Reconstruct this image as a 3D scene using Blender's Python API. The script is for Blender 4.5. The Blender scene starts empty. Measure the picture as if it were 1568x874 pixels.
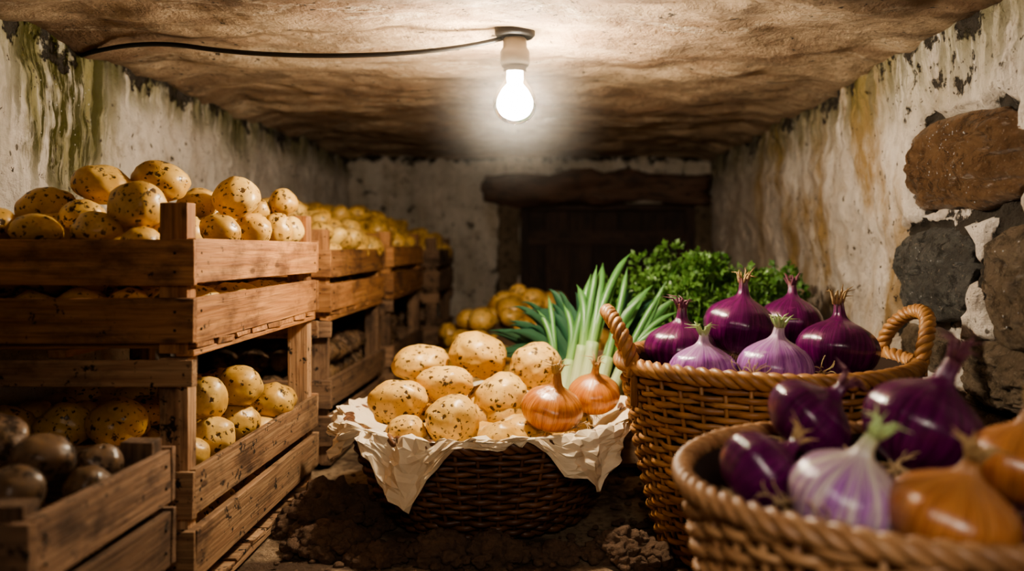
import bpy, math, random
import numpy as np
from mathutils import Vector, Matrix, noise, Euler
random.seed(7)
R=random.random
def U(a,b): return a+(b-a)*random.random()
def fbm(x,y,z,o=4): return noise.fractal(Vector((x,y,z)),1.0,2.0,o)
def sm(a,b,x):
    t=max(0.0,min(1.0,(x-a)/(b-a))); return t*t*(3-2*t)
COL=bpy.context.scene.collection

# ---------------------------------------------------------------- mesh builder
class MB:
    def __init__(s): s.v=[];s.f=[];s.g=[];s.r=[];s.m=[];s.sm=[]
    def add(s,verts,faces,g=None,rnd=0.5,mat=0,smooth=True):
        o=len(s.v); s.v.extend([tuple(p) for p in verts])
        s.g.extend([tuple(p) for p in (g if g is not None else verts)])
        if isinstance(rnd,(int,float)): s.r.extend([rnd]*len(verts))
        else: s.r.extend(rnd)
        for f in faces:
            s.f.append(tuple(i+o for i in f)); s.m.append(mat); s.sm.append(smooth)
    def build(s,name,mats,loc=(0,0,0),rot=None,bevel=0,parent=None):
        me=bpy.data.meshes.new(name); me.from_pydata(s.v,[],s.f)
        for m in mats: me.materials.append(m)
        me.polygons.foreach_set('material_index',s.m); me.polygons.foreach_set('use_smooth',s.sm)
        a=me.attributes.new('g','FLOAT_VECTOR','POINT'); a.data.foreach_set('vector',np.array(s.g,dtype=np.float32).ravel())
        a=me.attributes.new('rnd','FLOAT','POINT'); a.data.foreach_set('value',np.array(s.r,dtype=np.float32))
        me.update()
        ob=bpy.data.objects.new(name,me); COL.objects.link(ob); ob.location=loc
        if rot is not None: ob.rotation_euler=rot
        if parent: ob.parent=parent
        if bevel:
            b=ob.modifiers.new('bevel','BEVEL'); b.width=bevel; b.segments=2; b.limit_method='ANGLE'; b.angle_limit=math.radians(50)
        return ob
    def box(s,c,size,mat=0,jit=0.0015,rot=None,rnd=None):
        sx,sy,sz=[q/2 for q in size]; vs=[];gs=[]
        ax=max(range(3),key=lambda i:size[i]); off=(U(0,50),U(0,50),U(0,50))
        order=[ax]+[i for i in range(3) if i!=ax]
        M=Euler(rot).to_matrix() if rot else None
        for x in(-1,1):
            for y in(-1,1):
                for z in(-1,1):
                    p=Vector((x*sx,y*sy,z*sz)); 
                    gs.append(tuple(p[order[i]]+off[i] for i in range(3)))
                    p=p+Vector((U(-jit,jit),U(-jit,jit),U(-jit,jit)))
                    if M: p=M@p
                    vs.append(p+Vector(c))
        fs=[(0,1,3,2),(4,6,7,5),(0,4,5,1),(2,3,7,6),(0,2,6,4),(1,5,7,3)]
        s.add(vs,fs,gs,U(0,1) if rnd is None else rnd,mat,False)
    def tube(s,pts,rad,sides=6,closed=False,mat=0,rnd=None,cap=True,g0=None):
        pts=[Vector(p) for p in pts]; n=len(pts)
        if not hasattr(rad,'__len__'): rad=[rad]*n
        vs=[];gs=[];L=0;off=U(0,50)
        t0=(pts[1]-pts[0]).normalized(); up=Vector((0,0,1)) if abs(t0.z)<.9 else Vector((1,0,0))
        nrm=(up-t0*up.dot(t0)).normalized()
        for i in range(n):
            if closed: t=(pts[(i+1)%n]-pts[i-1])
            else: t=pts[min(i+1,n-1)]-pts[max(i-1,0)]
            t=t.normalized() if t.length>1e-9 else t0
            nrm=nrm-t*nrm.dot(t); nrm=nrm.normalized() if nrm.length>1e-6 else Vector((1,0,0)); b=t.cross(nrm)
            if i: L+=(pts[i]-pts[i-1]).length
            for k in range(sides):
                a=2*math.pi*k/sides
                vs.append(pts[i]+(nrm*math.cos(a)+b*math.sin(a))*rad[i]); gs.append((L+off,math.cos(a)*rad[i]+off,math.sin(a)*rad[i]))
        fs=[]
        for i in range(n if closed else n-1):
            j=(i+1)%n
            for k in range(sides):
                l=(k+1)%sides; fs.append((i*sides+k,i*sides+l,j*sides+l,j*sides+k))
        if not closed and cap:
            fs.append(tuple(range(sides))[::-1]); fs.append(tuple((n-1)*sides+k for k in range(sides)))
        s.add(vs,fs,gs,U(0,1) if rnd is None else rnd,mat)
    def lathe(s,prof,seg=32,c=(0,0,0),mat=0,rnd=.5,cap=True):
        vs=[];fs=[]
        for r,z in prof:
            for k in range(seg):
                a=2*math.pi*k/seg; vs.append((c[0]+r*math.cos(a),c[1]+r*math.sin(a),c[2]+z))
        n=len(prof)
        for i in range(n-1):
            for k in range(seg):
                l=(k+1)%seg; fs.append((i*seg+k,i*seg+l,(i+1)*seg+l,(i+1)*seg+k))
        if cap:
            fs.append(tuple(range(seg))[::-1]); fs.append(tuple((n-1)*seg+k for k in range(seg)))
        s.add(vs,fs,None,rnd,mat)

import bmesh
def ico(n):
    bm=bmesh.new(); bmesh.ops.create_icosphere(bm,subdivisions=n,radius=1)
    v=[tuple(x.co) for x in bm.verts]; f=[tuple(x.index for x in y.verts) for y in bm.faces]; bm.free(); return v,f
ICO={n:ico(n) for n in (1,2,3,4,5,6)}

# ---------------------------------------------------------------- materials
class NT:
    def __init__(s,name):
        s.mat=bpy.data.materials.new(name); s.mat.use_nodes=True; s.t=s.mat.node_tree; s.b=s.t.nodes['Principled BSDF']
    def n(s,typ,ins=None,**kw):
        nd=s.t.nodes.new(typ)
        for k,v in kw.items(): setattr(nd,k,v)
        for k,v in (ins or {}).items(): s.set(nd,k,v)
        return nd
    def set(s,nd,k,v):
        if isinstance(v,bpy.types.NodeSocket): s.t.links.new(v,nd.inputs[k])
        else:
            if isinstance(v,tuple) and len(v)==3 and nd.inputs[k].type=='RGBA': v=v+(1,)
            nd.inputs[k].default_value=v
    def attr(s,name,out='Vector'): return s.n('ShaderNodeAttribute',attribute_name=name).outputs[out]
    def pos(s): return s.n('ShaderNodeNewGeometry').outputs['Position']
    def map(s,vec,scale): return s.n('ShaderNodeMapping',{'Vector':vec,'Scale':scale}).outputs[0]
    def noise(s,vec,scale,detail=4,rough=.55,out='Fac',dist=0): return s.n('ShaderNodeTexNoise',{'Vector':vec,'Scale':scale,'Detail':detail,'Roughness':rough,'Distortion':dist}).outputs[out]
    def vor(s,vec,scale,out='Distance'): return s.n('ShaderNodeTexVoronoi',{'Vector':vec,'Scale':scale}).outputs[out]
    def rng(s,v,a,b,c=0.,d=1.):
        return s.n('ShaderNodeMapRange',{'Value':v,'From Min':a,'From Max':b,'To Min':c,'To Max':d},interpolation_type='SMOOTHSTEP').outputs[0]
    def mix(s,f,a,b,mode='MIX'):
        nd=s.n('ShaderNodeMix',data_type='RGBA',blend_type=mode)
        for i,v in ((0,f),(6,a),(7,b)):
            if isinstance(v,bpy.types.NodeSocket): s.t.links.new(v,nd.inputs[i])
            else: nd.inputs[i].default_value=(v+(1,) if isinstance(v,tuple) and len(v)==3 else v)
        return nd.outputs[2]
    def math(s,op,a,b=0.): return s.n('ShaderNodeMath',{0:a,1:b},operation=op).outputs[0]
    def bump(s,h,st,dist): s.set(s.b,'Normal',s.n('ShaderNodeBump',{'Height':h,'Strength':st,'Distance':dist}).outputs[0])
    def out(s,**k):
        for a,v in k.items(): s.set(s.b,a.replace('_',' '),v)
        return s.mat

def m_wood(name,c1,c2,dark,stain=.5,rough=.75,mold=0.):
    t=NT(name); g=t.attr('g'); r=t.attr('rnd','Fac')
    gr=t.noise(t.map(g,(3,45,45)),1.5,5,.6,dist=.6)
    col=t.mix(t.rng(gr,.3,.7),c1,c2)
    fine=t.noise(t.map(g,(6,160,160)),1.2,3)
    col=t.mix(t.rng(fine,.45,.75,0,.55),col,dark)
    st=t.noise(t.map(g,(7,14,14)),1.0,5,.65)
    col=t.mix(t.rng(st,.46,.70,0,stain),col,dark)
    kn=t.vor(t.map(g,(9,22,22)),1.0)
    col=t.mix(t.rng(kn,.08,.18,.8,0.),col,dark)
    col=t.mix(1.0,col,t.n('ShaderNodeCombineColor',{0:t.rng(r,0,1,.6,1.1),1:t.rng(r,0,1,.58,1.1),2:t.rng(r,0,1,.56,1.12)}).outputs[0],'MULTIPLY')
    md=t.rng(t.noise(g,38,6,.72),.64-mold,.67-mold); col=t.mix(md,col,(.018,.012,.008))
    t.bump(t.math('ADD',gr,fine),.5,.004)
    return t.out(Base_Color=col,Roughness=rough)
WOOD=m_wood('crate_wood',(.56,.285,.115),(.35,.155,.06),(.08,.034,.016),.8,mold=.012)
WOOD_D=m_wood('weathered_crate_wood',(.34,.21,.125),(.20,.115,.065),(.045,.025,.016),.9,.8,.04)
WOOD_L=m_wood('mouldy_crate_wood',(.56,.36,.20),(.36,.20,.105),(.065,.032,.018),.8,.8,.05)
WOOD_B=m_wood('old_dark_timber',(.075,.038,.024),(.035,.019,.013),(.010,.006,.005),.8)
NAIL=NT('nail').out(Base_Color=(.03,.02,.015),Roughness=.5,Metallic=.6)

def m_potato(name,c1,c2,dirt,dirtamt,spot=1.):
    t=NT(name); g=t.attr('g'); r=t.attr('rnd','Fac')
    n1=t.noise(g,14,4); col=t.mix(t.rng(n1,.3,.7),c1,c2)
    col=t.mix(t.rng(t.noise(g,120,3),.45,.8,0,.35),col,(.36,.19,.06))
    d=t.noise(g,22,7,.76); d2=t.rng(d,.605-dirtamt,.63-dirtamt)
    gate=t.rng(t.noise(g,11,2),.36,.48); gate2=t.rng(t.noise(g,17,2),.34,.44)
    w=t.n('ShaderNodeVectorMath',{0:g,1:t.n('ShaderNodeVectorMath',{0:t.noise(g,120,2,out='Color'),'Scale':.016},operation='SCALE').outputs[0]},operation='ADD').outputs[0]
    v=t.vor(w,42); sp=t.math('MULTIPLY',t.rng(v,.18,.26,1,0),gate2); v2=t.vor(w,80); sp2=t.math('MULTIPLY',t.rng(v2,.18,.28,.95,0),gate)
    col=t.mix(t.math('MULTIPLY',sp,.95*spot),col,dirt); col=t.mix(t.math('MULTIPLY',sp2,spot),col,dirt)
    col=t.mix(t.math('MULTIPLY',d2,.95),col,(.035,.018,.008))
    col=t.mix(t.rng(t.noise(g,16,5,.7),.50,.72,0,.45),col,(.32,.19,.07))
    col=t.mix(1.0,col,t.n('ShaderNodeCombineColor',{0:t.rng(r,0,1,.80,1.05),1:t.rng(r,0,1,.76,1.05),2:t.rng(r,0,1,.65,1.05)}).outputs[0],'MULTIPLY')
    h=t.math('SUBTRACT',t.math('MULTIPLY',t.noise(g,60,4),.4),sp)
    t.bump(h,.45,.003)
    return t.out(Base_Color=col,Roughness=t.rng(d2,0,1,.36,.85),Subsurface_Weight=.0)
POT=m_potato('yellow_potato_skin',(.77,.52,.18),(.63,.375,.10),(.05,.022,.007),0.0)
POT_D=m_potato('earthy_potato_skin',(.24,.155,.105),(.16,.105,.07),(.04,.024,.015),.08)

def m_wicker(name,a,b,dk):
    t=NT(name); g=t.attr('g'); r=t.attr('rnd','Fac')
    n1=t.noise(t.map(g,(20,200,200)),1,4); p=t.noise(t.pos(),9,3)
    col=t.mix(t.rng(r,0,1),a,b); col=t.mix(t.rng(n1,.35,.75,0,.6),col,dk); col=t.mix(t.rng(p,.45,.7,0,.5),col,dk)
    t.bump(n1,.3,.002)
    return t.out(Base_Color=col,Roughness=.45)
WK=m_wicker('wicker_honey',(.56,.30,.115),(.38,.175,.06),(.12,.045,.018))
WK_D=m_wicker('wicker_dark',(.21,.095,.043),(.13,.057,.027),(.05,.021,.011))
WK_T=m_wicker('wicker_tan',(.56,.33,.165),(.40,.21,.10),(.16,.075,.036))
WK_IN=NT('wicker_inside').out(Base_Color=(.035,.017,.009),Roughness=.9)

def m_onion(name,c1,c2,top,tip,topamt,rough=.22):
    t=NT(name); g=t.attr('g'); h=t.attr('rnd','Fac')
    st=t.noise(g,1.6,3,.6); fine=t.noise(g,5.5,3,.65)
    col=t.mix(t.rng(st,.35,.65),c1,c2)
    col=t.mix(t.rng(fine,.48,.66,0,.75),col,tuple(x*.4 for x in c1))
    pap=t.rng(t.noise(t.map(t.n('ShaderNodeTexCoord').outputs['Object'],(1,1,.6)),34,5,.7),.58,.66,0,.45); col=t.mix(pap,col,top)
    tt=t.rng(t.math('ADD',h,t.math('MULTIPLY',st,.25)),.62,.98,0,topamt); col=t.mix(tt,col,top)
    col=t.mix(t.rng(h,.8,1.0),col,tip)
    bt=t.rng(h,0.0,.12,.7,0); col=t.mix(bt,col,top)
    t.bump(t.math('ADD',st,fine),.30,.003)
    return t.out(Base_Color=col,Roughness=rough,Coat_Weight=.3,Coat_Roughness=.2)
ON_P=m_onion('red_onion_skin',(.14,.009,.105),(.068,.004,.052),(.17,.025,.115),(.22,.10,.09),.5)
ON_V=m_onion('violet_onion_skin',(.32,.085,.42),(.50,.24,.58),(.60,.46,.58),(.46,.60,.24),.8)
ON_W=m_onion('pale_violet_onion_skin',(.38,.15,.46),(.66,.56,.54),(.62,.62,.40),(.46,.58,.24),.8)
ON_O=m_onion('yellow_onion_skin',(.62,.245,.065),(.44,.14,.035),(.56,.31,.13),(.40,.23,.11),.5)
ON_B=m_onion('bronze_onion_skin',(.54,.23,.08),(.39,.14,.045),(.46,.26,.13),(.34,.20,.10),.5,.27)
DRY=NT('dry_onion_tip').out(Base_Color=(.42,.28,.13),Roughness=.8)
DRYP=NT('dry_purple_tip').out(Base_Color=(.16,.05,.08),Roughness=.7)
GRT=NT('green_onion_tip').out(Base_Color=(.42,.55,.24),Roughness=.6)
ROOT=NT('onion_root').out(Base_Color=(.50,.36,.20),Roughness=.85)

# plaster
def m_plaster(name):
    t=NT(name); p=t.pos(); mk=t.n('ShaderNodeAttribute',attribute_name='mask').outputs['Color']
    sep=t.n('ShaderNodeSeparateColor',{0:mk}); Rr,Gg,Bb=sep.outputs
    base=t.mix(t.rng(t.noise(p,3.5,5,.6),.35,.7),(.70,.64,.58),(.46,.405,.35))
    base=t.mix(t.rng(t.noise(p,20,5,.65),.48,.74,0,.7),base,(.31,.255,.205))
    och=t.math('MULTIPLY',Bb,t.rng(t.noise(t.map(p,(4.5,4.5,2.0)),1,6,.62,dist=.5),.38,.70)); base=t.mix(och,base,(.31,.205,.09))
    mossb=t.math('MULTIPLY',Gg,t.rng(t.noise(t.map(p,(12,12,3)),1,5,.65),.34,.54)); base=t.mix(t.math('MULTIPLY',mossb,.85),base,(.20,.175,.045))
    moss=t.math('MULTIPLY',Gg,t.rng(t.noise(t.map(p,(34,34,4)),1,5,.65),.42,.54)); base=t.mix(moss,base,(.065,.06,.012))
    sp=t.rng(t.noise(p,42,4,.7),.63,.665); base=t.mix(sp,base,(.05,.035,.022))
    fl=t.rng(t.vor(t.map(p,(1,1,.7)),26),.10,.16,.9,0); fg=t.rng(t.noise(p,3,3),.46,.58); base=t.mix(t.math('MULTIPLY',fl,fg),base,(.05,.035,.02))
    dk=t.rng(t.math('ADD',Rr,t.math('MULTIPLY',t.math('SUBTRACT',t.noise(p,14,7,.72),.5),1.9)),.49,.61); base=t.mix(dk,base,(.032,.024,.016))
    h=t.math('SUBTRACT',t.math('ADD',t.noise(p,30,7,.65),t.math('MULTIPLY',t.noise(p,6,4),1.5)),t.math('MULTIPLY',dk,.8))
    t.bump(h,.95,.026)
    return t.out(Base_Color=base,Roughness=t.rng(moss,0,1,.85,.25))
PLAS=m_plaster('old_lime_plaster')
def m_ceiling():
    t=NT('stained_ceiling_plaster'); p=t.pos()
    n1=t.noise(t.map(p,(1.4,2.8,1)),1.3,8,.62,dist=.4); n2=t.noise(t.map(p,(2.2,5.8,2)),1.4,8,.68)
    col=t.mix(t.rng(n1,.36,.62),(.25,.15,.085),(.56,.42,.28)); col=t.mix(t.rng(n2,.46,.68,0,.8),col,(.20,.12,.065))
    ln=t.n('ShaderNodeTexNoise',{'Vector':t.map(p,(.9,2.8,1)),'Scale':1.0,'Detail':8,'Roughness':.62}).outputs[0]
    ridge=t.math('ABSOLUTE',t.math('SUBTRACT',ln,.52)); col=t.mix(t.rng(ridge,0,.010,.6,0),col,(.64,.54,.41))
    col=t.mix(t.rng(t.noise(p,6,7,.72),.50,.66,0,.6),col,(.13,.08,.047))
    col=t.mix(t.rng(t.noise(p,36,4,.7),.62,.67),col,(.04,.026,.015))
    hh=t.math('ADD',t.noise(p,22,8,.72),t.math('MULTIPLY',t.noise(p,5,5,.6),1.6))
    t.bump(hh,1.,.03)
    return t.out(Base_Color=col,Roughness=.75)
CEIL=m_ceiling()
def m_soil():
    t=NT('cellar_soil'); p=t.pos()
    col=t.mix(t.rng(t.noise(p,5,5,.6),.40,.56),(.13,.078,.046),(.50,.36,.23)); col=t.mix(t.rng(t.noise(p,60,5,.7),.48,.7,0,.7),col,(.06,.035,.02))
    t.bump(t.noise(p,70,8,.7),1.,.02); return t.out(Base_Color=col,Roughness=.95)
SOIL=m_soil()
def m_clod():
    t=NT('soil_clod'); p=t.pos(); col=t.mix(t.noise(p,50,5,.7),(.09,.05,.03),(.33,.205,.125))
    t.bump(t.noise(p,110,8,.75),1.,.015); return t.out(Base_Color=col,Roughness=.97)
CLOD=m_clod()
def m_stone(name,a,b):
    t=NT(name); p=t.pos(); n1=t.noise(p,12,8,.72,dist=.6); col=t.mix(t.rng(n1,.38,.64),a,b)
    col=t.mix(t.rng(t.noise(p,110,4,.7),.60,.68,0,.7),col,(.55,.46,.36)); col=t.mix(t.rng(t.noise(p,26,8,.78),.50,.62,0,.7),col,tuple(x*.33 for x in b))
    t.bump(t.math('ADD',t.math('MULTIPLY',n1,1.5),t.noise(p,46,9,.78)),1.,.03); return t.out(Base_Color=col,Roughness=.27)
ST_B=m_stone('brown_stone',(.34,.205,.115),(.21,.12,.066)); ST_G=m_stone('grey_stone',(.22,.215,.20),(.13,.125,.115)); ST_T=m_stone('tan_stone',(.37,.285,.205),(.24,.18,.125))
def m_paper():
    t=NT('parchment_paper'); p=t.pos(); col=t.mix(t.rng(t.noise(p,12,4),.35,.7),(.80,.69,.51),(.72,.58,.40))
    t.bump(t.noise(p,70,4),.2,.003); return t.out(Base_Color=col,Roughness=.75)
PAPER=m_paper()
def m_leaf(name,base,mid,tip):
    t=NT(name); r=t.attr('rnd','Fac'); g=t.attr('g')
    col=t.mix(t.rng(r,0.02,.24),base,mid); col=t.mix(t.rng(r,.20,.5),col,tip)
    col=t.mix(t.rng(t.noise(t.map(g,(4,300,300)),1,3),.4,.75,0,.35),col,tuple(x*.4 for x in tip))
    return t.out(Base_Color=col,Roughness=.38)
LEEK=m_leaf('leek_leaf',(.60,.66,.40),(.22,.40,.12),(.085,.22,.065))
LEEK_D=m_leaf('leek_leaf_dark',(.20,.32,.11),(.060,.155,.06),(.03,.095,.05))
PARS=m_leaf('parsley_leaf',(.055,.14,.028),(.05,.135,.025),(.11,.225,.055))

# ---------------------------------------------------------------- grids (room shell)
def grid(name,o,du,dv,nu,nv,fn,mat,keep=None):
    o=Vector(o);du=Vector(du);dv=Vector(dv);vs=[];mk=[]
    for j in range(nv+1):
        for i in range(nu+1):
            p=o+du*(i/nu)+dv*(j/nv); q,m=fn(p); vs.append(q); mk.extend((*m,1.0))
    fs=[]
    for j in range(nv):
        for i in range(nu):
            a=j*(nu+1)+i
            if keep:
                c=o+du*((i+.5)/nu)+dv*((j+.5)/nv)
                if not keep(c): continue
            fs.append((a,a+1,a+nu+2,a+nu+1))
    me=bpy.data.meshes.new(name); me.from_pydata([tuple(v) for v in vs],[],fs); me.materials.append(mat)
    me.polygons.foreach_set('use_smooth',[True]*len(fs))
    a=me.attributes.new('mask','FLOAT_COLOR','POINT'); a.data.foreach_set('color',np.array(mk,dtype=np.float32))
    me.update(); ob=bpy.data.objects.new(name,me); COL.objects.link(ob); return ob

XL,XR,YB,ZC=-1.107,.837,4.57,1.095
# exposed stones in the right wall: y,z,ry,rz,material,depth
STONES=[(1.76,.790,.28,.094,ST_B,.050),(1.29,.80,.17,.10,ST_T,.045),(1.895,.555,.195,.102,ST_G,.048),(1.49,.545,.165,.118,ST_T,.050),
        (1.60,.365,.16,.062,ST_T,.04),(1.24,.42,.12,.13,ST_B,.04),(1.95,.385,.14,.050,ST_T,.025),(1.18,.64,.11,.05,ST_G,.03),(1.75,.20,.22,.085,ST_B,.035),(1.35,.20,.16,.09,ST_G,.035)]
def right_wall(p):
    y,z=p.y,p.z; d=.02*fbm(y*2,z*3,5)+.012*fbm(y*11,z*11,9)
    m=9.
    for (sy,sz,ry,rz,_,_) in STONES:
        m=min(m,math.hypot((y-sy)/(ry+.018),(z-sz)/(rz+.018)))
    wob=.34*fbm(y*7,z*7,3)
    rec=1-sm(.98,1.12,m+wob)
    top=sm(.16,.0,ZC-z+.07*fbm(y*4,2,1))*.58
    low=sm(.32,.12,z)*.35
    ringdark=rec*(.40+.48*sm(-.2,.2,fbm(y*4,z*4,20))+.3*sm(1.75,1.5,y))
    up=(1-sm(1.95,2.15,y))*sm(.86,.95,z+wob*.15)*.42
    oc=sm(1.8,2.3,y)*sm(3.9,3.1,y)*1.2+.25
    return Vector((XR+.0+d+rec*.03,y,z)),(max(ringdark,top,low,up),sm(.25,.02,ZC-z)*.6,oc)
def left_wall(p):
    y,z=p.y,p.z; d=.02*fbm(y*2,z*3,15)+.010*fbm(y*11,z*11,19); h=ZC-z
    wob=.06*fbm(y*5,3,1)
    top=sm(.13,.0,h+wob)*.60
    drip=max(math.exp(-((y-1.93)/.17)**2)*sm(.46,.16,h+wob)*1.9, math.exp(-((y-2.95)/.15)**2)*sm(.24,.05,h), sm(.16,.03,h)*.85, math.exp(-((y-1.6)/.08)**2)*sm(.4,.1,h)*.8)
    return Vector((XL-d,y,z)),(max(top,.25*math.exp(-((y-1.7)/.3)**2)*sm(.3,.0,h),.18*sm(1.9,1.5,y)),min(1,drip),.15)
def back_wall(p):
    x,z=p.x,p.z; d=.02*fbm(x*3,z*3,25)+.006*fbm(x*11,z*11,29)
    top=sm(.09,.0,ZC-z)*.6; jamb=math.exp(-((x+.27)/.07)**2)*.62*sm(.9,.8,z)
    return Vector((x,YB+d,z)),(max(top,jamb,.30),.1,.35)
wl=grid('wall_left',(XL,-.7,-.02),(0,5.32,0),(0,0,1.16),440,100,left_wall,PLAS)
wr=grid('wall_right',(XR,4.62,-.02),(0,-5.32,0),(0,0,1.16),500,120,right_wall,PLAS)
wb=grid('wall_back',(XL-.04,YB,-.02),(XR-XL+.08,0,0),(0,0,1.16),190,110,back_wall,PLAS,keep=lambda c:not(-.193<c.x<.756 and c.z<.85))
def ceil_fn(p):
    x,y=p.x,p.y; d=.026*fbm(x*1.3,y*2.6,35)+.014*fbm(x*5,y*7,39)
    e=min(x-XL,XR-x); d-= .02*sm(.12,0,e)
    return Vector((x,y,ZC+d)),(0,0,0)
cl=grid('ceiling',(XL-.05,-.7,ZC),(0,5.34,0),(XR-XL+.1,0,0),330,120,ceil_fn,CEIL)
def floor_fn(p):
    x,y=p.x,p.y; d=.008*fbm(x*3,y*3,45)+.007*fbm(x*14,y*14,49)
    return Vector((x,y,-.006+d)),(0,0,0)
fl=grid('floor',(XL-.05,-.7,0),(XR-XL+.1,0,0),(0,5.5,0),140,380,floor_fn,SOIL)

# stones
DROPS=[]
def stone(y,z,ry,rz,mat,dep,k):
    v,f=ICO[6]; vs=[]
    mb=MB(); e=2.8
    for (a,b,c) in v:
        n=(abs(b)**e+abs(c)**e+abs(a)**e)**(-1/e); a2,b2,c2=a*n,b*n,c*n
        w=1+.18*fbm(b*1.5+k*7,c*1.5,k,2)+.04*fbm(b*7,c*7,k,3)
        q=fbm(b2*2.2+k,c2*2.2,k*3+a2,6)*.36
        cr=abs(fbm(b2*1.4+k*2,c2*1.8,k,3)); q-=.35*sm(.06,.0,cr)
        vs.append((-a2*dep*(1+q) if a2>0 else -a2*dep*.5,b2*ry*w,c2*rz*w))
    if k in (0,2,3):
        cand=[p for p in vs if p[0]<-dep*.7 and abs(p[1])<ry*(.35 if k==0 else .6)]
        for q in random.sample(cand,min(46 if k==0 else 12,len(cand))): DROPS.append((XR+.022+q[0],y+q[1],z+q[2]))
    mb.add(vs,f); return mb.build('wall_stone',[mat],loc=(XR+.022,y,z),rot=(0,0,0))
for k,(y,z,ry,rz,m,dep) in enumerate(STONES): stone(y,z,ry,rz,m,dep,k)
cand=[tuple(v.co) for v in wl.data.vertices if 1.82<v.co.y<2.04 and .84<v.co.z<1.0]
DROPS+=random.sample(cand,30)
mb=MB()
for q in DROPS:
    r=U(.0009,.0020); v,f=ICO[2]; mb.add([(q[0]+p[0]*r*.7,q[1]+p[1]*r,q[2]+p[2]*r*1.2) for p in v],f)
mb.build('water_droplets',[NT('water_drop').out(Base_Color=(.45,.45,.45),Roughness=.04,IOR=1.33,Specular_IOR_Level=1.)])

# rough beam / jamb
def rough_box(name,c,size,n,amp,mat,fr=6):
    bm=bmesh.new(); bmesh.ops.create_cube(bm,size=1); bmesh.ops.subdivide_edges(bm,edges=bm.edges[:],cuts=n,use_grid_fill=True)
    mb=MB(); vs=[];gs=[]
    for v in bm.verts:
        p=Vector((v.co.x*size[0],v.co.y*size[1],v.co.z*size[2]))
        r=Vector([abs(t)*2 for t in v.co]); ed=sorted(r)[1]
        nn=fbm(p.x*fr*.5+c[0],p.y*fr,p.z*fr+c[2],4)*amp
        sc=1-.12*sm(.8,1.,ed)
        gs.append((p.x,p.y,p.z)); q=Vector((p.x,p.y*sc,p.z*sc))+v.co.normalized()*nn
        vs.append(q+Vector(c))
    mb.add(vs,[tuple(x.index for x in f.verts) for f in bm.faces],gs,.5); bm.free()
    return mb.build(name,[mat])
rough_box('timber_lintel',(.218,4.54,.925),(1.20,.13,.165),24,.05,m_wood('lintel_timber',(.17,.09,.055),(.09,.048,.03),(.02,.012,.008),.8),9)
rough_box('trim_1',(-.245,4.60,.42),(.11,.12,.84),16,.03,ST_T,12)
rough_box('trim_2',(.80,4.60,.42),(.09,.12,.84),16,.02,ST_T,12)
mb=MB(); x=-.19
while x<.755:
    mb.box((x+.066,4.70,.42),(.13,.03,.85),jit=.002); x+=.134
for z in(.18,.66): mb.box((.28,4.675,z),(.92,.025,.075))
mb.box((-.175,4.66,.42),(.045,.09,.85)); mb.box((.735,4.66,.42),(.045,.09,.85)); mb.box((.28,4.66,.83),(.95,.09,.04))
mb.tube([(.62,4.64,.42),(.62,4.62,.42),(.62,4.62,.36),(.62,4.64,.36)],.006,6,mat=1)
mb.build('door_1',[WOOD_B,NAIL],bevel=.004)

# ---------------------------------------------------------------- crates
def crate(x0,x1,y0,y1,zb,rows,post,mat,toprail=None,name='wooden_crate'):
    mb=MB(); t=.014
    for (a,b) in rows:
        h=b-a; zc=(a+b)/2
        for xx in (x0+t/2,x1-t/2):
            mb.box((xx+U(-.002,.002),(y0+y1)/2,zc),(t,y1-y0+U(-.004,.004),h-U(0,.004)),rot=(U(-.008,.008),0,0))
            for yy in (y0+.02,y1-.02):
                for zz in (a+h*.3,a+h*.7):
                    mb.tube([(xx-(.0085 if xx<(x0+x1)/2 else -.006),yy,zz),(xx-(.006 if xx<(x0+x1)/2 else -.0085),yy,zz)],.0028,6,mat=1)
        for yy in (y0-t/2,y1+t/2):
            mb.box(((x0+x1)/2,yy+U(-.002,.002),zc),(x1-x0+.001,t,h-U(0,.004)),rot=(0,U(-.006,.006),0))
            for xx in (x0+.03,x1-.03):
                for zz in (a+h*.3,a+h*.7): mb.tube([(xx,yy-.0085,zz),(xx,yy-.006,zz)],.0028,6,mat=1)
    for xx in (x0+t+.025,x1-t-.025):
        for yy in (y0+.018,y1-.018): mb.box((xx,yy,(zb+post)/2),(.048,.034,post-zb))
    n=max(3,int((y1-y0)/.085))
    for i in range(n): mb.box(((x0+x1)/2,y0+(i+.5)*(y1-y0)/n,zb+.012),(x1-x0-.004,(y1-y0)/n*.86,.010),jit=.003)
    for xx in (x0+.02,(x0+x1)/2,x1-.02): mb.box((xx,(y0+y1)/2,zb+.0),(.03,y1-y0,.012))
    if toprail:
        a,b=toprail
        for yy in (y0-t/2,y1+t/2): mb.box(((x0+x1)/2,yy,(a+b)/2),(x1-x0,t,b-a))
    return mb.build(name,[mat,NAIL],bevel=.0022)

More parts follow.
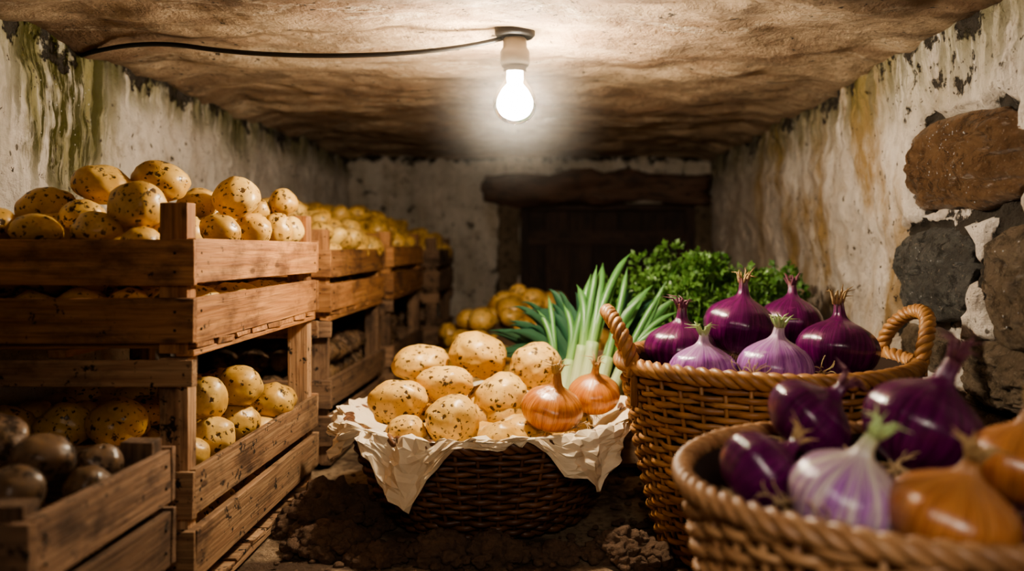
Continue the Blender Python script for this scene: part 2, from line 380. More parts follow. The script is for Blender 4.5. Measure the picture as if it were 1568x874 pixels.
def potato(mb,c,r,rot=None,lod=3,mat=0):
    v,f=ICO[lod]; off=Vector((U(0,40),U(0,40),U(0,40))); M=Euler(rot if rot else (U(-.4,.4),U(-.5,.5),U(0,3.1))).to_matrix()
    vs=[];gs=[]; k=U(0,99); k2=U(-.12,.12)
    for p in v:
        w=1+.12*noise.noise(Vector((p[0]*1.2+k,p[1]*1.2,p[2]*1.2)))+.05*noise.noise(Vector((p[0]*3+k,p[1]*3,p[2]*3)))+k2*p[0]
        q=Vector((p[0]*r[0]*w,p[1]*r[1]*w,p[2]*r[2]*w)); gs.append(q+off); vs.append(M@q+Vector(c))
    mb.add(vs,f,gs,U(0,1),mat)
def fill(mb,x0,x1,y0,y1,z0,z1,r=.045,lod=2,cond=None):
    st=r*1.95; z=z0+r; lay=0
    while z<z1:
        y=y0+r+(lay%2)*r*.6
        while y<y1-r*.8:
            x=x0+r+(lay%2)*r*.5+U(0,r*.4)
            while x<x1-r*.8:
                c=(min(x+U(-.006,.006),x1-r),min(y+U(-.008,.008),y1-r),z+U(-.006,.006))
                if cond is None or cond(*c):
                    s=U(.86,1.08); potato(mb,c,(r*s*1.15,r*s*.95,r*s*.85),lod=lod)
                x+=st*1.05
            y+=st
        z+=r*1.55; lay+=1
def heap(mb,n,samp,r0,r1,lod=3,sep=.86):
    P=[]
    for i in range(n*12):
        if len(P)>=n: break
        c=samp()
        if c is None: continue
        r=U(r0,r1); c=Vector(c)
        if all((c-q).length>(r+s)*sep for q,s in P): P.append((c,r)); potato(mb,c,(r*1.15,r,r*.86),lod=lod)

UP=lambda o:[(.455+o,.532+o),(.552+o,.63+o)]
LO=lambda o:[(.060+o,.145+o),(.165+o,.245+o)]
X0=-1.07
# stack 1
crate(X0,-.60,1.42,2.14,.438,UP(0),.692,WOOD)
crate(X0,-.60,1.42,2.14,.012,LO(0),.430,WOOD_L,(.385,.428))
P1=[(-.863,1.62,.735,.052,.038),(-.784,1.68,.747,.054,.040),(-.741,1.50,.690,.048,.043),(-.957,1.60,.690,.050,.040),(-.866,1.56,.672,.040,.032),
(-.773,1.85,.710,.044,.034),(-.674,1.80,.721,.050,.042),(-.655,1.65,.649,.040,.032),(-.660,1.85,.653,.040,.037),(-.645,1.98,.655,.036,.040),
(-.80,1.48,.648,.041,.030),(-.90,1.475,.645,.043,.028),(-.722,1.475,.625,.034,.026),(-.708,1.56,.649,.036,.034),(-.655,2.05,.722,.036,.034),(-.71,2.03,.70,.034,.03),
(-1.0,1.50,.655,.045,.034),(-.86,1.78,.70,.05,.04),(-.80,1.95,.69,.05,.04),(-.73,1.93,.665,.05,.04),(-.93,1.9,.69,.05,.04),(-.78,2.06,.68,.045,.036),(-.655,2.09,.655,.035,.035)]
mb=MB()
for (x,y,z,a,b) in P1: potato(mb,(x,y,z),(a,a*.95,b),rot=(U(-.3,.3),U(-.3,.3),U(-.4,.4)),lod=4)
fill(mb,X0+.02,-.618,1.435,2.125,.463,.60,.042)
fill(mb,X0+.02,-.66,1.52,2.10,.60,.66,.042)
mb.build('potato_pile',[POT])
P2=[(-.66,1.77,.325,.046,.044),(-.645,1.94,.262,.048,.042),(-.66,1.77,.250,.048,.042),(-.655,1.625,.252,.040,.040),(-.675,1.64,.324,.04,.044),(-.66,1.54,.235,.036,.036),(-.66,2.03,.25,.038,.036),(-.73,1.85,.31,.045,.04),(-.75,1.7,.33,.045,.04),(-.80,1.56,.30,.045,.038),(-.9,1.56,.29,.045,.04)]
mb=MB()
for (x,y,z,a,b) in P2: potato(mb,(x,y,z),(a,a*.95,b),rot=(U(-.3,.3),U(-.3,.3),U(-.4,.4)),lod=4)
fill(mb,X0+.02,-.618,1.435,2.125,.036,.25,.043)
fill(mb,X0+.02,-.71,1.50,2.08,.245,.32,.043)
mb.build('potato_pile',[POT])
# stacks further back
for (x1,y0,y1,o,hz) in ((-.62,2.36,3.08,-.022,.15),(-.60,3.16,3.85,-.014,.16),(-.535,3.92,4.45,-.03,.13)):
    crate(X0,x1,y0,y1,.438+o,UP(o),.685+o,WOOD if o!=-.03 else WOOD_D)
    crate(X0,x1,y0,y1,.012,LO(0),.430+o,WOOD_D,(.385+o,.428+o))
    mb=MB(); fill(mb,X0+.02,x1-.018,y0+.015,y1-.015,.463+o,.60,.041)
    def samp():
        x=U(X0+.05,x1-.04); y=U(y0+.045,y1-.045); e=min((x1-x)/.22,(y-y0)/.18,(y1-y)/.18,1); return (x,y,.615+o+hz*R()*e**.7)
    heap(mb,130,samp,.033,.050)
    mb.build('potato_pile',[POT])
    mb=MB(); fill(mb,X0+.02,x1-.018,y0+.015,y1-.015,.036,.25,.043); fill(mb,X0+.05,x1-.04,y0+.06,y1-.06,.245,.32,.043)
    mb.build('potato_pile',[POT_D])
# near small crate
crate(X0,-.60,.98,1.33,.012,[(.022,.105),(.118,.205),(.218,.303)],.318,WOOD_D)
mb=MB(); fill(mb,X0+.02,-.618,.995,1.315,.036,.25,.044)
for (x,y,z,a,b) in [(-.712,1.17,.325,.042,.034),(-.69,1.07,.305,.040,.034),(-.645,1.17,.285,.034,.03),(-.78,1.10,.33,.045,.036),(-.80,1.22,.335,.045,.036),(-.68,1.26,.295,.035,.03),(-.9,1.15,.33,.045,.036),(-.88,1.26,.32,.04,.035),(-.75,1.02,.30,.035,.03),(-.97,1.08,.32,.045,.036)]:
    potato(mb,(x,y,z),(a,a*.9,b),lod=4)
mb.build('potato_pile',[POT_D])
# heap on floor at the back
mb=MB()
def samp():
    a=U(0,6.283); rr=math.sqrt(R())*.62; x=-.13+rr*math.cos(a)*.75; y=3.5+rr*math.sin(a)
    if x<-.47 or x>.55: return None
    return (x,y,max(.035,.40*(1-(rr/.66)**1.6)+U(-.07,.04)))
heap(mb,420,samp,.032,.060)
v,f=ICO[5]; mb.add([(-.13+p[0]*.33,3.5+p[1]*.56,max(-.005,p[2]*.33)) for p in v],f,mat=1)
mb.build('potato_heap',[POT,CLOD])

# ---------------------------------------------------------------- wicker baskets
def rope(mb,path,R0,r,turns,strands=3,closed=False,sides=7,mat=0):
    n=len(path); path=[Vector(p) for p in path]
    fr=[]; t0=(path[1]-path[0]).normalized(); nrm=Vector((0,0,1)); 
    if abs(t0.z)>.8: nrm=Vector((0,1,0))
    for i in range(n):
        t=(path[(i+1)%n]-path[i-1]) if closed else (path[min(i+1,n-1)]-path[max(i-1,0)])
        t.normalize(); nrm=(nrm-t*nrm.dot(t)).normalized(); fr.append((nrm.copy(),t.cross(nrm)))
    for s_ in range(strands):
        pts=[]
        for i in range(n):
            a=2*math.pi*(turns*i/n+s_/strands); pts.append(path[i]+(fr[i][0]*math.cos(a)+fr[i][1]*math.sin(a))*R0)
        mb.tube(pts,r,sides,closed,mat)
def basket(name,cx,cy,z1,r0,r1,nst,rowh,mats,handles=(),ropeR=.009,z0=.004):
    mb=MB(); H=z1-z0
    def rad(z): t=(z-z0)/H; return r0+(r1-r0)*(t**.75)
    spp=5; n=nst*spp; j=0; z=z0+rowh*.5; sides=6
    while z<z1-rowh*.2:
        vs=[];gs=[];fs=[]; off=U(0,60); jz=U(-.0016,.0016); th=U(.85,1.12)
        kk=U(0,20)
        for i in range(n):
            a=2*math.pi*i/n
            ph=nst*a/2+math.pi*j
            w=math.cos(ph); w=math.copysign(abs(w)**.7,w)
            rr=rad(z)+.0065*w+.003*noise.noise(Vector((math.cos(a)*4,math.sin(a)*4,kk)))
            zz=z+jz+.003*noise.noise(Vector((math.cos(a)*6+kk,math.sin(a)*6,kk)))
            for k in range(sides):
                b=2*math.pi*k/sides; q=rr+math.cos(b)*.0042*th
                vs.append((cx+q*math.cos(a),cy+q*math.sin(a),zz+math.sin(b)*rowh*.48*th)); gs.append((a*rr+off,math.cos(b)*.004+off,math.sin(b)*.004))
        for i in range(n):
            l=(i+1)%n
            for k in range(sides):
                m=(k+1)%sides; fs.append((i*sides+k,l*sides+k,l*sides+m,i*sides+m))
        mb.add(vs,fs,gs,U(0,1)); z+=rowh; j+=1
    for i in range(nst):
        a=2*math.pi*i/nst; mb.tube([(cx+rad(q)*math.cos(a),cy+rad(q)*math.sin(a),q) for q in np.linspace(z0,z1+.002,7)],.0042,6)
    n=nst*8
    circ=[(cx+(r1+.003)*math.cos(2*math.pi*i/n),cy+(r1+.003)*math.sin(2*math.pi*i/n),z1+.004+.002*math.sin(i*.07)) for i in range(n)]
    rope(mb,circ,ropeR*.75,ropeR*.72,int(nst*.62),3,True)
    n=nst*5
    circ=[(cx+(r0+.004)*math.cos(2*math.pi*i/n),cy+(r0+.004)*math.sin(2*math.pi*i/n),z0+.010) for i in range(n)]
    rope(mb,circ,.005,.0055,nst//2,2,True)
    prof=[(.001,z0+.012)]+[(rad(q)-.012,q) for q in np.linspace(z0+.012,z1,8)]
    mb.lathe(prof,48,(cx,cy,0),mat=1,cap=False)
    for (ang,hh,sp) in handles:
        A=math.radians(ang); S=math.radians(sp); pts=[]
        for i in range(61):
            t=i/60; th=math.pi*t; a=A-S*math.cos(th); lift=hh*math.sin(th)**.8
            q=r1+.004+.028*math.sin(th)
            pts.append((cx+q*math.cos(a),cy+q*math.sin(a),z1-.012+lift))
        rope(mb,pts,.0085,.0082,7,3,False)
        for s0 in (0,-1):
            p=Vector(pts[s0]); mb.tube([p+Vector((0,0,.02)),p,p-Vector((0,0,.06))],.008,7)
    return mb.build(name,mats)
basket('wicker_basket',-.154,2.0,.215,.225,.322,44,.0125,[WK_D,WK_IN],ropeR=.011)
basket('wicker_basket',.43,1.75,.380,.205,.290,40,.0130,[WK,WK_IN],handles=((180,.115,20),(0,.115,20)),ropeR=.012)
basket('wicker_basket',.4315,1.04,.332,.20,.270,40,.0120,[WK_T,WK_IN],ropeR=.010)

# individual potatoes in the round basket
BP=[(-.342,2.15,.319,.073,.048,.1),(-.196,2.12,.346,.074,.057,-.35),(-.055,2.12,.315,.066,.060,.3),(-.258,1.97,.294,.065,.047,.1),(-.36,1.92,.262,.066,.053,.2),
(-.1215,1.95,.2705,.063,.056,.5),(-.219,1.80,.246,.058,.055,.2),(-.313,1.79,.226,.042,.034,.1),(-.111,1.765,.212,.054,.038,0.)]
for (x,y,z,a,b,t) in BP:
    mb=MB(); potato(mb,(0,0,0),(a,b*1.05,b),rot=(U(-.2,.2),-t,U(-.25,.25)),lod=5); mb.build('potato',[POT],loc=(x,y,z))
mb=MB()
for i in range(150):
    a=U(0,6.28); rr=math.sqrt(R())*.215; z=U(.06,.17+.09*(1-(rr/.25)**2)); potato(mb,(-.154+rr*math.cos(a),2.03+rr*math.sin(a),z),(.05,.045,.04),lod=2)
mb.build('potato_pile',[POT])

# onions
def crom(P,n):
    P=[P[0]]+P+[P[-1]]; out=[]
    for i in range(1,len(P)-2):
        for k in range(n):
            t=k/n; o=[]
            for d in range(2):
                a,b,c,e=P[i-1][d],P[i][d],P[i+1][d],P[i+2][d]
                o.append(.5*((2*b)+(-a+c)*t+(2*a-5*b+4*c-e)*t*t+(-a+3*b-3*c+e)*t**3))
            out.append(tuple(o))
    out.append(tuple(P[-1])); return out
def onion(name,loc,r,mat,tipmat,rot=(0,0,0),neck=1.0,squash=1.0,roots=26,bend=.15,shred=14,seg=64):
    mb=MB(); P=[(.02,-.80),(.16,-.82),(.50,-.71),(.84,-.44),(1.0,-.05),(.985,.24),(.83,.52),(.56,.73),(.30,.88),(.175,1.02),(.13,1.02+.22*neck),(.12,1.02+.45*neck),(.15,1.02+.55*neck)]
    pr=crom(P,5); vs=[];gs=[];rn=[];fs=[]; ba=U(0,6.28); z0=pr[0][1]; z1=pr[-1][1]; k0=U(0,50)
    def bd(z):
        q=max(0,z-.7); return Vector((math.cos(ba)*bend*q*q,math.sin(ba)*bend*q*q,0))
    for (a,z) in pr:
        for k in range(seg):
            th=2*math.pi*k/seg
            rib=1+.012*math.sin(9*th+k0)+.03*noise.noise(Vector((math.cos(th)*2+k0,math.sin(th)*2,z)))
            if z>.85: rib+=.35*min(1,(z-.85)*2)*noise.noise(Vector((math.cos(th)*3+k0,math.sin(th)*3,z*1.5)))
            p=Vector((a*rib*math.cos(th),a*rib*math.sin(th),z*squash))+bd(z)
            vs.append(p*r); gs.append((math.cos(th)*5+k0,math.sin(th)*5,z*.35)); rn.append(.72*(z-z0)/(1.0-z0) if z<1.0 else .72+.28*(z-1.0)/(z1-1.0))
    n=len(pr)
    for i in range(n-1):
        for k in range(seg):
            l=(k+1)%seg; fs.append((i*seg+k,i*seg+l,(i+1)*seg+l,(i+1)*seg+k))
    fs.append(tuple(range(seg))[::-1]); fs.append(tuple((n-1)*seg+k for k in range(seg)))
    mb.add(vs,fs,gs,rn)
    top=Vector((0,0,z1*squash))+bd(z1)
    for i in range(shred):
        a=U(0,6.28); L=U(.15,.5)*neck; o=Vector((math.cos(a),math.sin(a),0)); s0=top+o*.09-Vector((0,0,.14))
        s1=top+o*(.14+.12*R())+Vector((0,0,L*.5)); s2=top+o*U(.15,.6)+Vector((U(-.12,.12),U(-.12,.12),L*U(.2,1)))
        mb.tube([s0*r,((s0+s1)/2)*r,s1*r,s2*r],[.05*r,.04*r,.024*r,.004*r],5,mat=1)
    for i in range(roots):
        a=U(0,6.28); d=Vector((math.cos(a),math.sin(a),0)); p=Vector((0,0,-.80*squash))+d*.08; pts=[p*r]; L=U(.25,.55); v=(d*U(.2,1.)+Vector((0,0,-.8))).normalized()
        for q in range(5):
            v=(v+Vector((U(-.45,.45),U(-.45,.45),U(-.3,.3)))).normalized(); p=p+v*L/5; pts.append(p*r)
        mb.tube(pts,[.018*r*(1-q/7) for q in range(6)],4,mat=2)
    return mb.build(name,[mat,tipmat,ROOT],loc=loc,rot=rot)
onion('yellow_onion',(-.007,1.82,.268),.066,ON_O,DRY,(.15,.2,0),1.0,.86)
onion('yellow_onion',(.092,1.99,.270),.060,ON_O,DRY,(.3,-.12,.4),1.0,.88)
onion('red_onion',(.258,1.75,.405),.073,ON_P,DRYP,(.05,.03,0),.85,.86)
onion('red_onion',(.405,1.87,.440),.078,ON_P,DRY,(.0,.15,0),.85,.92)
onion('red_onion',(.552,1.99,.436),.074,ON_P,DRYP,(.0,.08,.4),.8,.92)
onion('red_onion',(.562,1.69,.410),.080,ON_P,DRY,(.0,.18,.8),.9,.85)
onion('red_onion',(.278,1.60,.382),.064,ON_V,GRT,(.0,.03,0),.7,.86)
onion('red_onion',(.410,1.58,.390),.070,ON_V,GRT,(.0,.07,0),.75,.88)
onion('red_onion',(.349,1.17,.378),.062,ON_P,DRYP,(.2,.75,.2),.8,.85)
onion('red_onion',(.462,1.07,.388),.074,ON_P,DRYP,(.05,.42,.1),1.0,.92)
onion('red_onion',(.240,1.0,.350),.052,ON_P,DRY,(.1,.95,.3),.7,.92)
onion('red_onion',(.314,.92,.344),.062,ON_W,GRT,(.18,.28,.0),.9,.92,roots=40)
onion('yellow_onion',(.402,.86,.340),.064,ON_B,DRY,(.1,.25,.0),.7,.86)
onion('yellow_onion',(.525,.96,.370),.056,ON_B,DRY,(.1,.1,.0),.8,.95)
for (cx,cy,rr,zt,n) in ((.43,1.75,.20,.30,26),(.4315,1.05,.18,.262,22)):
    for i in range(n):
        a=i*2.4; q=math.sqrt((i+.5)/n)*rr
        onion('red_onion',(cx+q*math.cos(a),cy+q*math.sin(a),zt+U(-.02,.0)),.046,ON_P,DRYP,(U(-.6,.6),U(-.6,.6),0),.3,.9,roots=10,shred=4,seg=32)
# loose root tufts lying between the onions
mb=MB()
for (x,y,z) in ((.335,1.53,.385),(.352,1.50,.39),(.49,1.56,.385),(.47,1.53,.38),(.375,1.03,.35),(.40,1.0,.36),(.25,.93,.335),(.36,.91,.33),(.045,1.80,.235),(.06,1.82,.24),(.30,.86,.33),(.28,.87,.33)):
    for i in range(18):
        p=Vector((x,y,z)); v=Vector((U(-1,1),U(-1,1),U(-.6,.8))).normalized(); pts=[p.copy()]
        for q in range(6):
            v=(v+Vector((U(-.5,.5),U(-.5,.5),U(-.5,.4)))).normalized(); p=p+v*.006; pts.append(p.copy())
        mb.tube(pts,.0009,4)
mb.build('onion_root_tufts',[ROOT])

# ---------------------------------------------------------------- parchment liner
def liner():
    cx,cy,zr=-.154,2.0,.222; nt,ns=150,20; vs=[];fs=[]
    def tri(d,c,w): return max(0,1-abs(d-c)/w)
    def L(t):
        d=math.degrees(t)
        l=.016+.010*noise.noise(Vector((t*5,1,0)))
        l+=.15*tri(d,-22,14)+.06*tri(d,-34,10)
        l+=.125*tri(d,42,17)+.04*tri(d,28,8)+.045*tri(d,56,8)
        l+=.075*tri(d,-62,14)+.05*tri(d,-80,12)
        l+=.045*tri(d,84,14)
        if abs(d)>100: l*=.6
        l+=.008*noise.noise(Vector((t*22,4,0)))
        return max(.008,l)
    for i in range(nt):
        for j in range(ns+1):
            t=-math.pi+2*math.pi*(i+(U(-.36,.36) if j<ns else U(-.2,.2)))/nt; l=L(t); fl=.45+.35*noise.noise(Vector((t*3,7,7)))
            s=(j+(U(-.33,.33) if 0<j<ns else 0))/ns
            if s<.35:
                q=s/.35; r=.255+.083*q; z=zr-.045*(1-q)**1.5+.016*q
            else:
                q=(s-.35)/.65*l; r=.338+.012*min(1,q/.02)+fl*.35*q; z=zr+.016-q*.90 if q>.012 else zr+.016-q*.4
            fold=.024*noise.noise(Vector((t*8,s*1.5,3)))+.010*noise.noise(Vector((t*22,s*6,8)))+U(-.003,.003)
            edge=sm(.0,.3,s)
            if s>.35: r+=max(fold*edge*1.3,-.012)
            z+=fold*.7*edge*(1 if s<.5 else .3)
            vs.append((cx+r*math.sin(t),cy-r*math.cos(t),max(z,.01)))
    for i in range(nt):
        k=(i+1)%nt
        for j in range(ns):
            a,b,c,d=i*(ns+1)+j,k*(ns+1)+j,k*(ns+1)+j+1,i*(ns+1)+j+1
            if (i+j)%2: fs+= [(a,b,c),(a,c,d)]
            else: fs+=[(a,b,d),(b,c,d)]
    mb=MB(); mb.add(vs,fs,smooth=False); ob=mb.build('parchment_liner',[PAPER])
    so=ob.modifiers.new('s','SOLIDIFY'); so.thickness=.0012; return ob
liner()

# ---------------------------------------------------------------- greens
crate(.03,.75,2.30,2.82,.012,[(.03,.10),(.115,.185),(.2,.27)],.28,WOOD_D)
def bez(P,n):
    P=[Vector(p) for p in P]; return [ (1-t)**3*P[0]+3*(1-t)**2*t*P[1]+3*(1-t)*t*t*P[2]+t**3*P[3] for t in [i/n for i in range(n+1)]]
def leaf(mb,P,w,fold=.5,t0=0.,t1=1.,mat=0,side=None,n=22):
    pts=bez(P,n); vs=[];gs=[];rn=[];fs=[]; off=U(0,30)
    side=Vector(side or (1,-.3,0)).normalized()
    for i,p in enumerate(pts):
        t=i/n; T=(pts[min(i+1,n)]-pts[max(i-1,0)]).normalized(); S=(side-T*side.dot(T)).normalized(); N=T.cross(S)
        ww=w*(.55+.45*sm(0,.25,t))*(1-sm(.55,1.02,t)**1.3)+.0006
        wav=.12*math.sin(t*9+off)
        for k,u in enumerate((-1,-.5,0,.5,1)):
            vs.append(p+S*ww*u+N*(abs(u)*fold*ww+wav*ww*u)); gs.append((t+off,u*.02+off,0)); rn.append(t0+(t1-t0)*t)
    for i in range(n):
        for k in range(4): a=i*5+k; fs.append((a,a+1,a+6,a+5))
    mb.add(vs,fs,gs,rn,mat)
def tubeleaf(mb,P,w,t0=.2,t1=1.,n=20):
    pts=bez(P,n); o=len(mb.r); mb.tube(pts,[w*(1-.25*i/n)*(1-sm(.78,1.0,i/n)*.93) for i in range(n+1)],9)
    for i in range(n+1):
        for k in range(9): mb.r[o+i*9+k]=t0+(t1-t0)*i/n
def leek(mb,b,m,tips,w,mat=0):
    b=Vector(b);m=Vector(m)
    pts=bez([b,b.lerp(m,.33),b.lerp(m,.66),m],10)
    n=len(pts); o=len(mb.r); mb.tube(pts,[w*.85*(1.05-.2*i/n) for i in range(n)],12,mat=mat)
    for i in range(n):
        for k in range(12): mb.r[o+i*12+k]=.0+.16*i/n
    for tp in tips:
        tp=Vector(tp); L=(tp-m).length; d=(m-b).normalized()
        st=m-d*.035
        P=[st,m+d*.05,m+d*L*.45+(tp-m)*.25,tp]
        if R()<.75: tubeleaf(mb,P,w*U(.45,.65),.12,1.)
        else: leaf(mb,P,w*U(.6,.8),.5,.12,1.,mat,side=(1,U(-.5,.2),U(-.2,.2)))
mb=MB()
leek(mb,(.045,2.23,.19),(.075,2.27,.35),[(.115,2.34,.565),(.135,2.38,.52),(.06,2.36,.51)],.023)
leek(mb,(.07,2.22,.19),(.10,2.27,.36),[(.215,2.38,.60),(.185,2.36,.55),(.135,2.4,.57)],.024)
leek(mb,(.01,2.24,.19),(.04,2.28,.31),[(.02,2.35,.46),(.10,2.36,.54)],.021)
leek(mb,(.10,2.21,.19),(.14,2.26,.32),[(.27,2.34,.51),(.24,2.3,.48),(.20,2.35,.56)],.023)
leek(mb,(.13,2.22,.19),(.18,2.26,.30),[(.34,2.30,.44),(.33,2.28,.40),(.29,2.31,.49)],.021)
leek(mb,(.15,2.25,.19),(.20,2.30,.31),[(.35,2.36,.48),(.31,2.36,.52)],.019)
leek(mb,(.0,2.25,.19),(.0,2.29,.29),[(-.05,2.36,.44),(-.02,2.38,.48)],.018)
for i in range(34):
    u=i/33; a=math.radians(168-u*78+U(-5,5)); L=U(.20,.29)
    bx=.02+.05*u; tx=bx+L*math.cos(a)*.85; tz=.25+L*math.sin(a)*.82+.02; ty=2.36+U(-.02,.08)
    leaf(mb,[(bx,2.28,.22),(bx+.01,2.31,.28),(bx+(tx-bx)*.6,ty,tz-.01+U(0,.03)),(tx,ty,tz)],U(.015,.025),.45,.1,1.,1,side=(.5,-.5,.8))
for i in range(18):
    u=i/17; a=math.radians(20+u*55+U(-5,5)); L=U(.20,.30)
    bx=.13; tx=bx+L*math.cos(a); tz=.27+L*math.sin(a)*.8; ty=2.38+U(-.02,.08)
    leaf(mb,[(bx,2.28,.22),(bx+.01,2.32,.31),(bx+(tx-bx)*.6,ty,tz+.01),(tx,ty,tz)],U(.012,.019),.45,.1,1.,1,side=(-.4,-.5,.8))
mb.build('leek_bunch',[LEEK,LEEK_D])
# parsley
mb=MB()
def leaflet(c,d,s,rn):
    d=d.normalized(); S=d.cross(Vector((U(-1,1),U(-1,1),U(-1,1)))).normalized(); N=d.cross(S)
    pts=[Vector((0,0,0)),d*.3-S*.28+N*.08,d*.55-S*.55,d*.7-S*.2+N*.12,d*1.0+N*-.05,d*.7+S*.2+N*.12,d*.55+S*.55,d*.3+S*.28+N*.08,d*.45-N*.06]
    vs=[c+p*s for p in pts]; mb.add(vs,[(0,1,8),(1,2,3,8),(3,4,8),(4,5,8),(5,6,7,8),(7,0,8)],None,rn,0,False)
for i in range(180):
    a=U(0,6.283); rr=math.sqrt(R()); x=.47+rr*math.cos(a)*.31; y=2.60+rr*math.sin(a)*.2
    zt=.575-.09*rr**2+.11*fbm(x*9,y*9,1)-.03*sm(.45,.75,x); z=U(zt-.12,zt) if rr<.7 else U(zt-.16,zt)
    tip=Vector((x,y,z)); base=Vector((.40+(x-.44)*.5,2.56+(y-2.6)*.6,.15)); mb.tube(bez([base,base.lerp(tip,.4)+Vector((0,0,.03)),tip-Vector((0,0,.05)),tip],8),.0026,4,rnd=.9)
    for k in range(30):
        o=Vector((U(-1,1),U(-1,1),U(-.7,1))); o=o.normalized()*U(.3,1)*.038
        leaflet(tip+o,o+Vector((0,0,.01)),U(.014,.028),U(.1,1) )
mb.build('parsley_bunch',[PARS])

# ---------------------------------------------------------------- soil clods
def clod(mb,c,r,lod=3,fl=.6):
    v,f=ICO[lod]; k=U(0,99); vs=[]
    for p in v:
        w=1+.45*fbm(p[0]*1.6+k,p[1]*1.6,p[2]*1.6,4); vs.append((c[0]+p[0]*r*w,c[1]+p[1]*r*w,c[2]+p[2]*r*w*fl))
    mb.add(vs,f)
mb=MB()
for (cx,cy,rr,h,n) in ((-.49,1.86,.10,.095,140),(-.46,1.73,.07,.05,60),(-.225,1.67,.055,.052,60),(-.12,1.68,.05,.046,50),(.135,1.69,.06,.05,56),(.19,1.66,.045,.03,24),(-.34,1.68,.05,.022,28),(.0,1.69,.04,.018,20)):
    for i in range(n):
        a=U(0,6.28); q=math.sqrt(R())*rr*1.3; r=U(.006,.019); z=max(.002,h*(1-(q/(rr*1.3))**1.5)); clod(mb,(cx+q*math.cos(a),cy+q*math.sin(a)*.7,z),r,3,.8)
    v,f=ICO[5]; k=U(0,9); vs=[]
    for p in v:
        w=1+.35*fbm(p[0]*3+k,p[1]*3,p[2]*3,6); vs.append((cx+p[0]*rr*w,cy+p[1]*rr*w*.7,p[2]*h*w))
    mb.add(vs,f)
for i in range(420): 
    x=U(-.57,.3); y=U(1.55,2.3)
    if math.hypot(x+.154,y-2)<.26 or math.hypot(x-.43,y-1.75)<.24: continue
    clod(mb,(x,y,.002),U(.003,.012),2)
mb.build('soil_clods',[CLOD])

# ---------------------------------------------------------------- lamp + cable
lamp=bpy.data.objects.new('ceiling_light_bulb',None); COL.objects.link(lamp); BX,BY=-.09,1.9
lamp.location=(BX,BY,1.09)
CER=NT('ceramic_socket').out(Base_Color=(.27,.235,.19),Roughness=.35)
BLK=NT('black_rubber').out(Base_Color=(.012,.010,.009),Roughness=.5)
t=NT('glowing_filament_core'); t.set(t.b,'Base Color',(1,.95,.88)); t.set(t.b,'Emission Color',(1.,.86,.66)); t.set(t.b,'Emission Strength',1060.); GLOW=t.out()
mb=MB(); mb.lathe([(.001,.02),(.045,.02),(.045,.0),(.04,-.006),(.001,-.006)],32,mat=0,cap=False); mb.build('ceiling_rose',[BLK],parent=lamp)
mb=MB(); mb.lathe([(.001,-.005),(.022,-.006),(.026,-.010),(.027,-.028),(.031,-.034),(.033,-.040),(.033,-.062),(.031,-.068),(.028,-.072),(.001,-.072)],40,mat=0,cap=False); mb.build('socket',[CER],parent=lamp)
mb=MB(); mb.lathe([(.026,-.070),(.026,-.075),(.024,-.077),(.026,-.080),(.022,-.083)],32,cap=False); mb.build('screw_base',[CER],parent=lamp)
pr=crom([(.0225,-.080),(.0235,-.092),(.028,-.106),(.041,-.125),(.0490,-.147),(.0475,-.167),(.036,-.186),(.018,-.197),(.001,-.200)],4)
# glass envelope: clear, slightly milky
t=NT('milky_bulb_glass'); tr=t.n('ShaderNodeBsdfTransparent',{'Color':(.98,.97,.95)}); gl=t.n('ShaderNodeBsdfGlossy',{'Roughness':.05}); em=t.n('ShaderNodeEmission',{'Color':(1.,.96,.90),'Strength':60.})
fr=t.n('ShaderNodeFresnel',{'IOR':1.2}).outputs[0]
m1=t.n('ShaderNodeMixShader',{0:.30}); t.t.links.new(tr.outputs[0],m1.inputs[1]); t.t.links.new(em.outputs[0],m1.inputs[2])
m2=t.n('ShaderNodeMixShader',{0:fr}); t.t.links.new(m1.outputs[0],m2.inputs[1]); t.t.links.new(gl.outputs[0],m2.inputs[2])
t.t.links.new(m2.outputs[0],t.t.nodes['Material Output'].inputs['Surface'])
mb=MB(); mb.lathe(pr,40,cap=False); mb.build('glass_bulb',[t.mat],parent=lamp)
core=crom([(.001,-.096),(.012,-.104),(.027,-.122),(.038,-.146),(.037,-.166),(.026,-.181),(.001,-.189)],3)
mb=MB(); mb.lathe(core,22,cap=False); mb.build('glowing_core',[GLOW],parent=lamp)
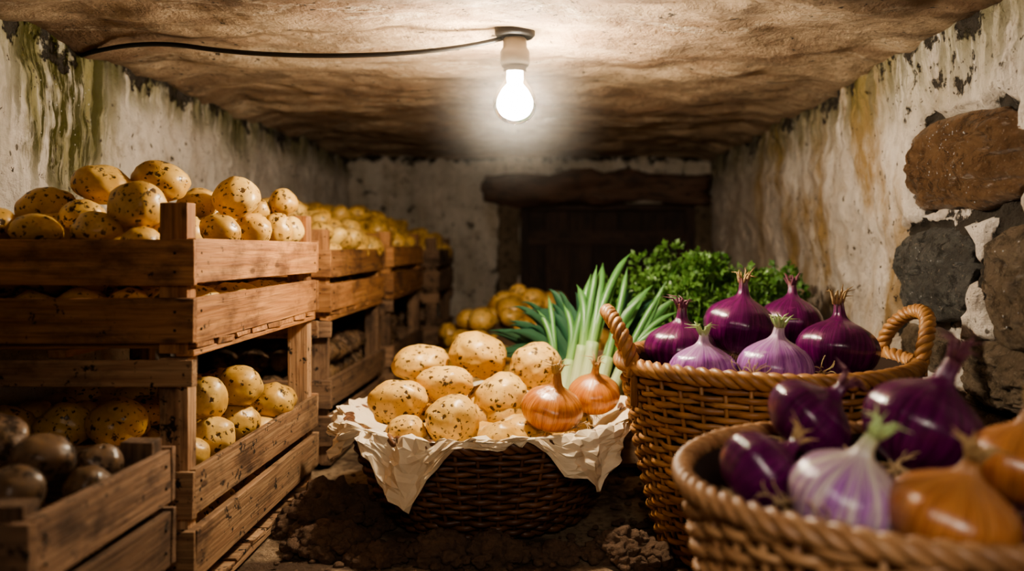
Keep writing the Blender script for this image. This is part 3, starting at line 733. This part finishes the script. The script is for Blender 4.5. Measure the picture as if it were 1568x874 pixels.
# scattering sphere added around the bulb only to make its halo
t=NT('bulb_halo'); vs_=t.n('ShaderNodeVolumeScatter',{'Color':(1,.97,.93),'Anisotropy':.0})
o=t.n('ShaderNodeTexCoord').outputs['Object']; ln=t.n('ShaderNodeVectorMath',{0:o},operation='LENGTH').outputs['Value']
t.set(vs_,'Density',t.rng(ln,.05,.25,.11,0.)); mo=t.t.nodes['Material Output']; t.t.nodes.remove(t.b); t.t.links.new(vs_.outputs[0],mo.inputs['Volume'])
v,f=ICO[4]; mb=MB(); mb.add([(p[0]*.26,p[1]*.26,min(p[2]*.26,.135)) for p in v],f); ob=mb.build('bulb_halo',[t.mat],loc=(0,0,-.147),parent=lamp)
mb=MB(); pts=bez([(BX-.03,1.9,1.082),(BX-.20,1.9,1.035),(-.62,1.9,1.035),(-.80,1.9,1.062)],30)+bez([(-.80,1.9,1.062),(-.9,1.9,1.078),(-1.0,1.93,1.075),(-1.10,1.97,1.06)],14)[1:]
mb.tube(pts,.0055,8); mb.build('electric_cable',[BLK])

# ---------------------------------------------------------------- lights, world, camera
def area(name,loc,tgt,size,power,col):
    l=bpy.data.lights.new(name,'AREA'); l.size=size; l.energy=power; l.color=col; l.spread=math.radians(85); o=bpy.data.objects.new(name,l); COL.objects.link(o); o.location=loc
    o.rotation_euler=(Vector(tgt)-Vector(loc)).to_track_quat('-Z','Y').to_euler()
area('soft_fill_light',(.10,-.2,1.02),(.26,1.35,.10),.32,2.6,(1.,.88,.74))  # unseen fill added near the camera to brighten the front baskets and floor
w=bpy.data.worlds.new('World'); bpy.context.scene.world=w; w.use_nodes=True; w.node_tree.nodes['Background'].inputs[0].default_value=(.9,.8,.7,1); w.node_tree.nodes['Background'].inputs[1].default_value=.003
try: bpy.context.scene.view_settings.look='AgX - Medium High Contrast'
except Exception as e: print('look',e)
cam=bpy.data.cameras.new('Camera'); co=bpy.data.objects.new('Camera',cam); COL.objects.link(co); co.location=(0,0,.62); co.rotation_euler=(math.radians(90),0,0)
cam.sensor_width=36; cam.lens=1300/1568*36; cam.shift_x=-66/1568; cam.shift_y=-62/1568; cam.clip_start=.02
cam.dof.use_dof=True; cam.dof.focus_distance=1.75; cam.dof.aperture_fstop=1.8
bpy.context.scene.camera=co
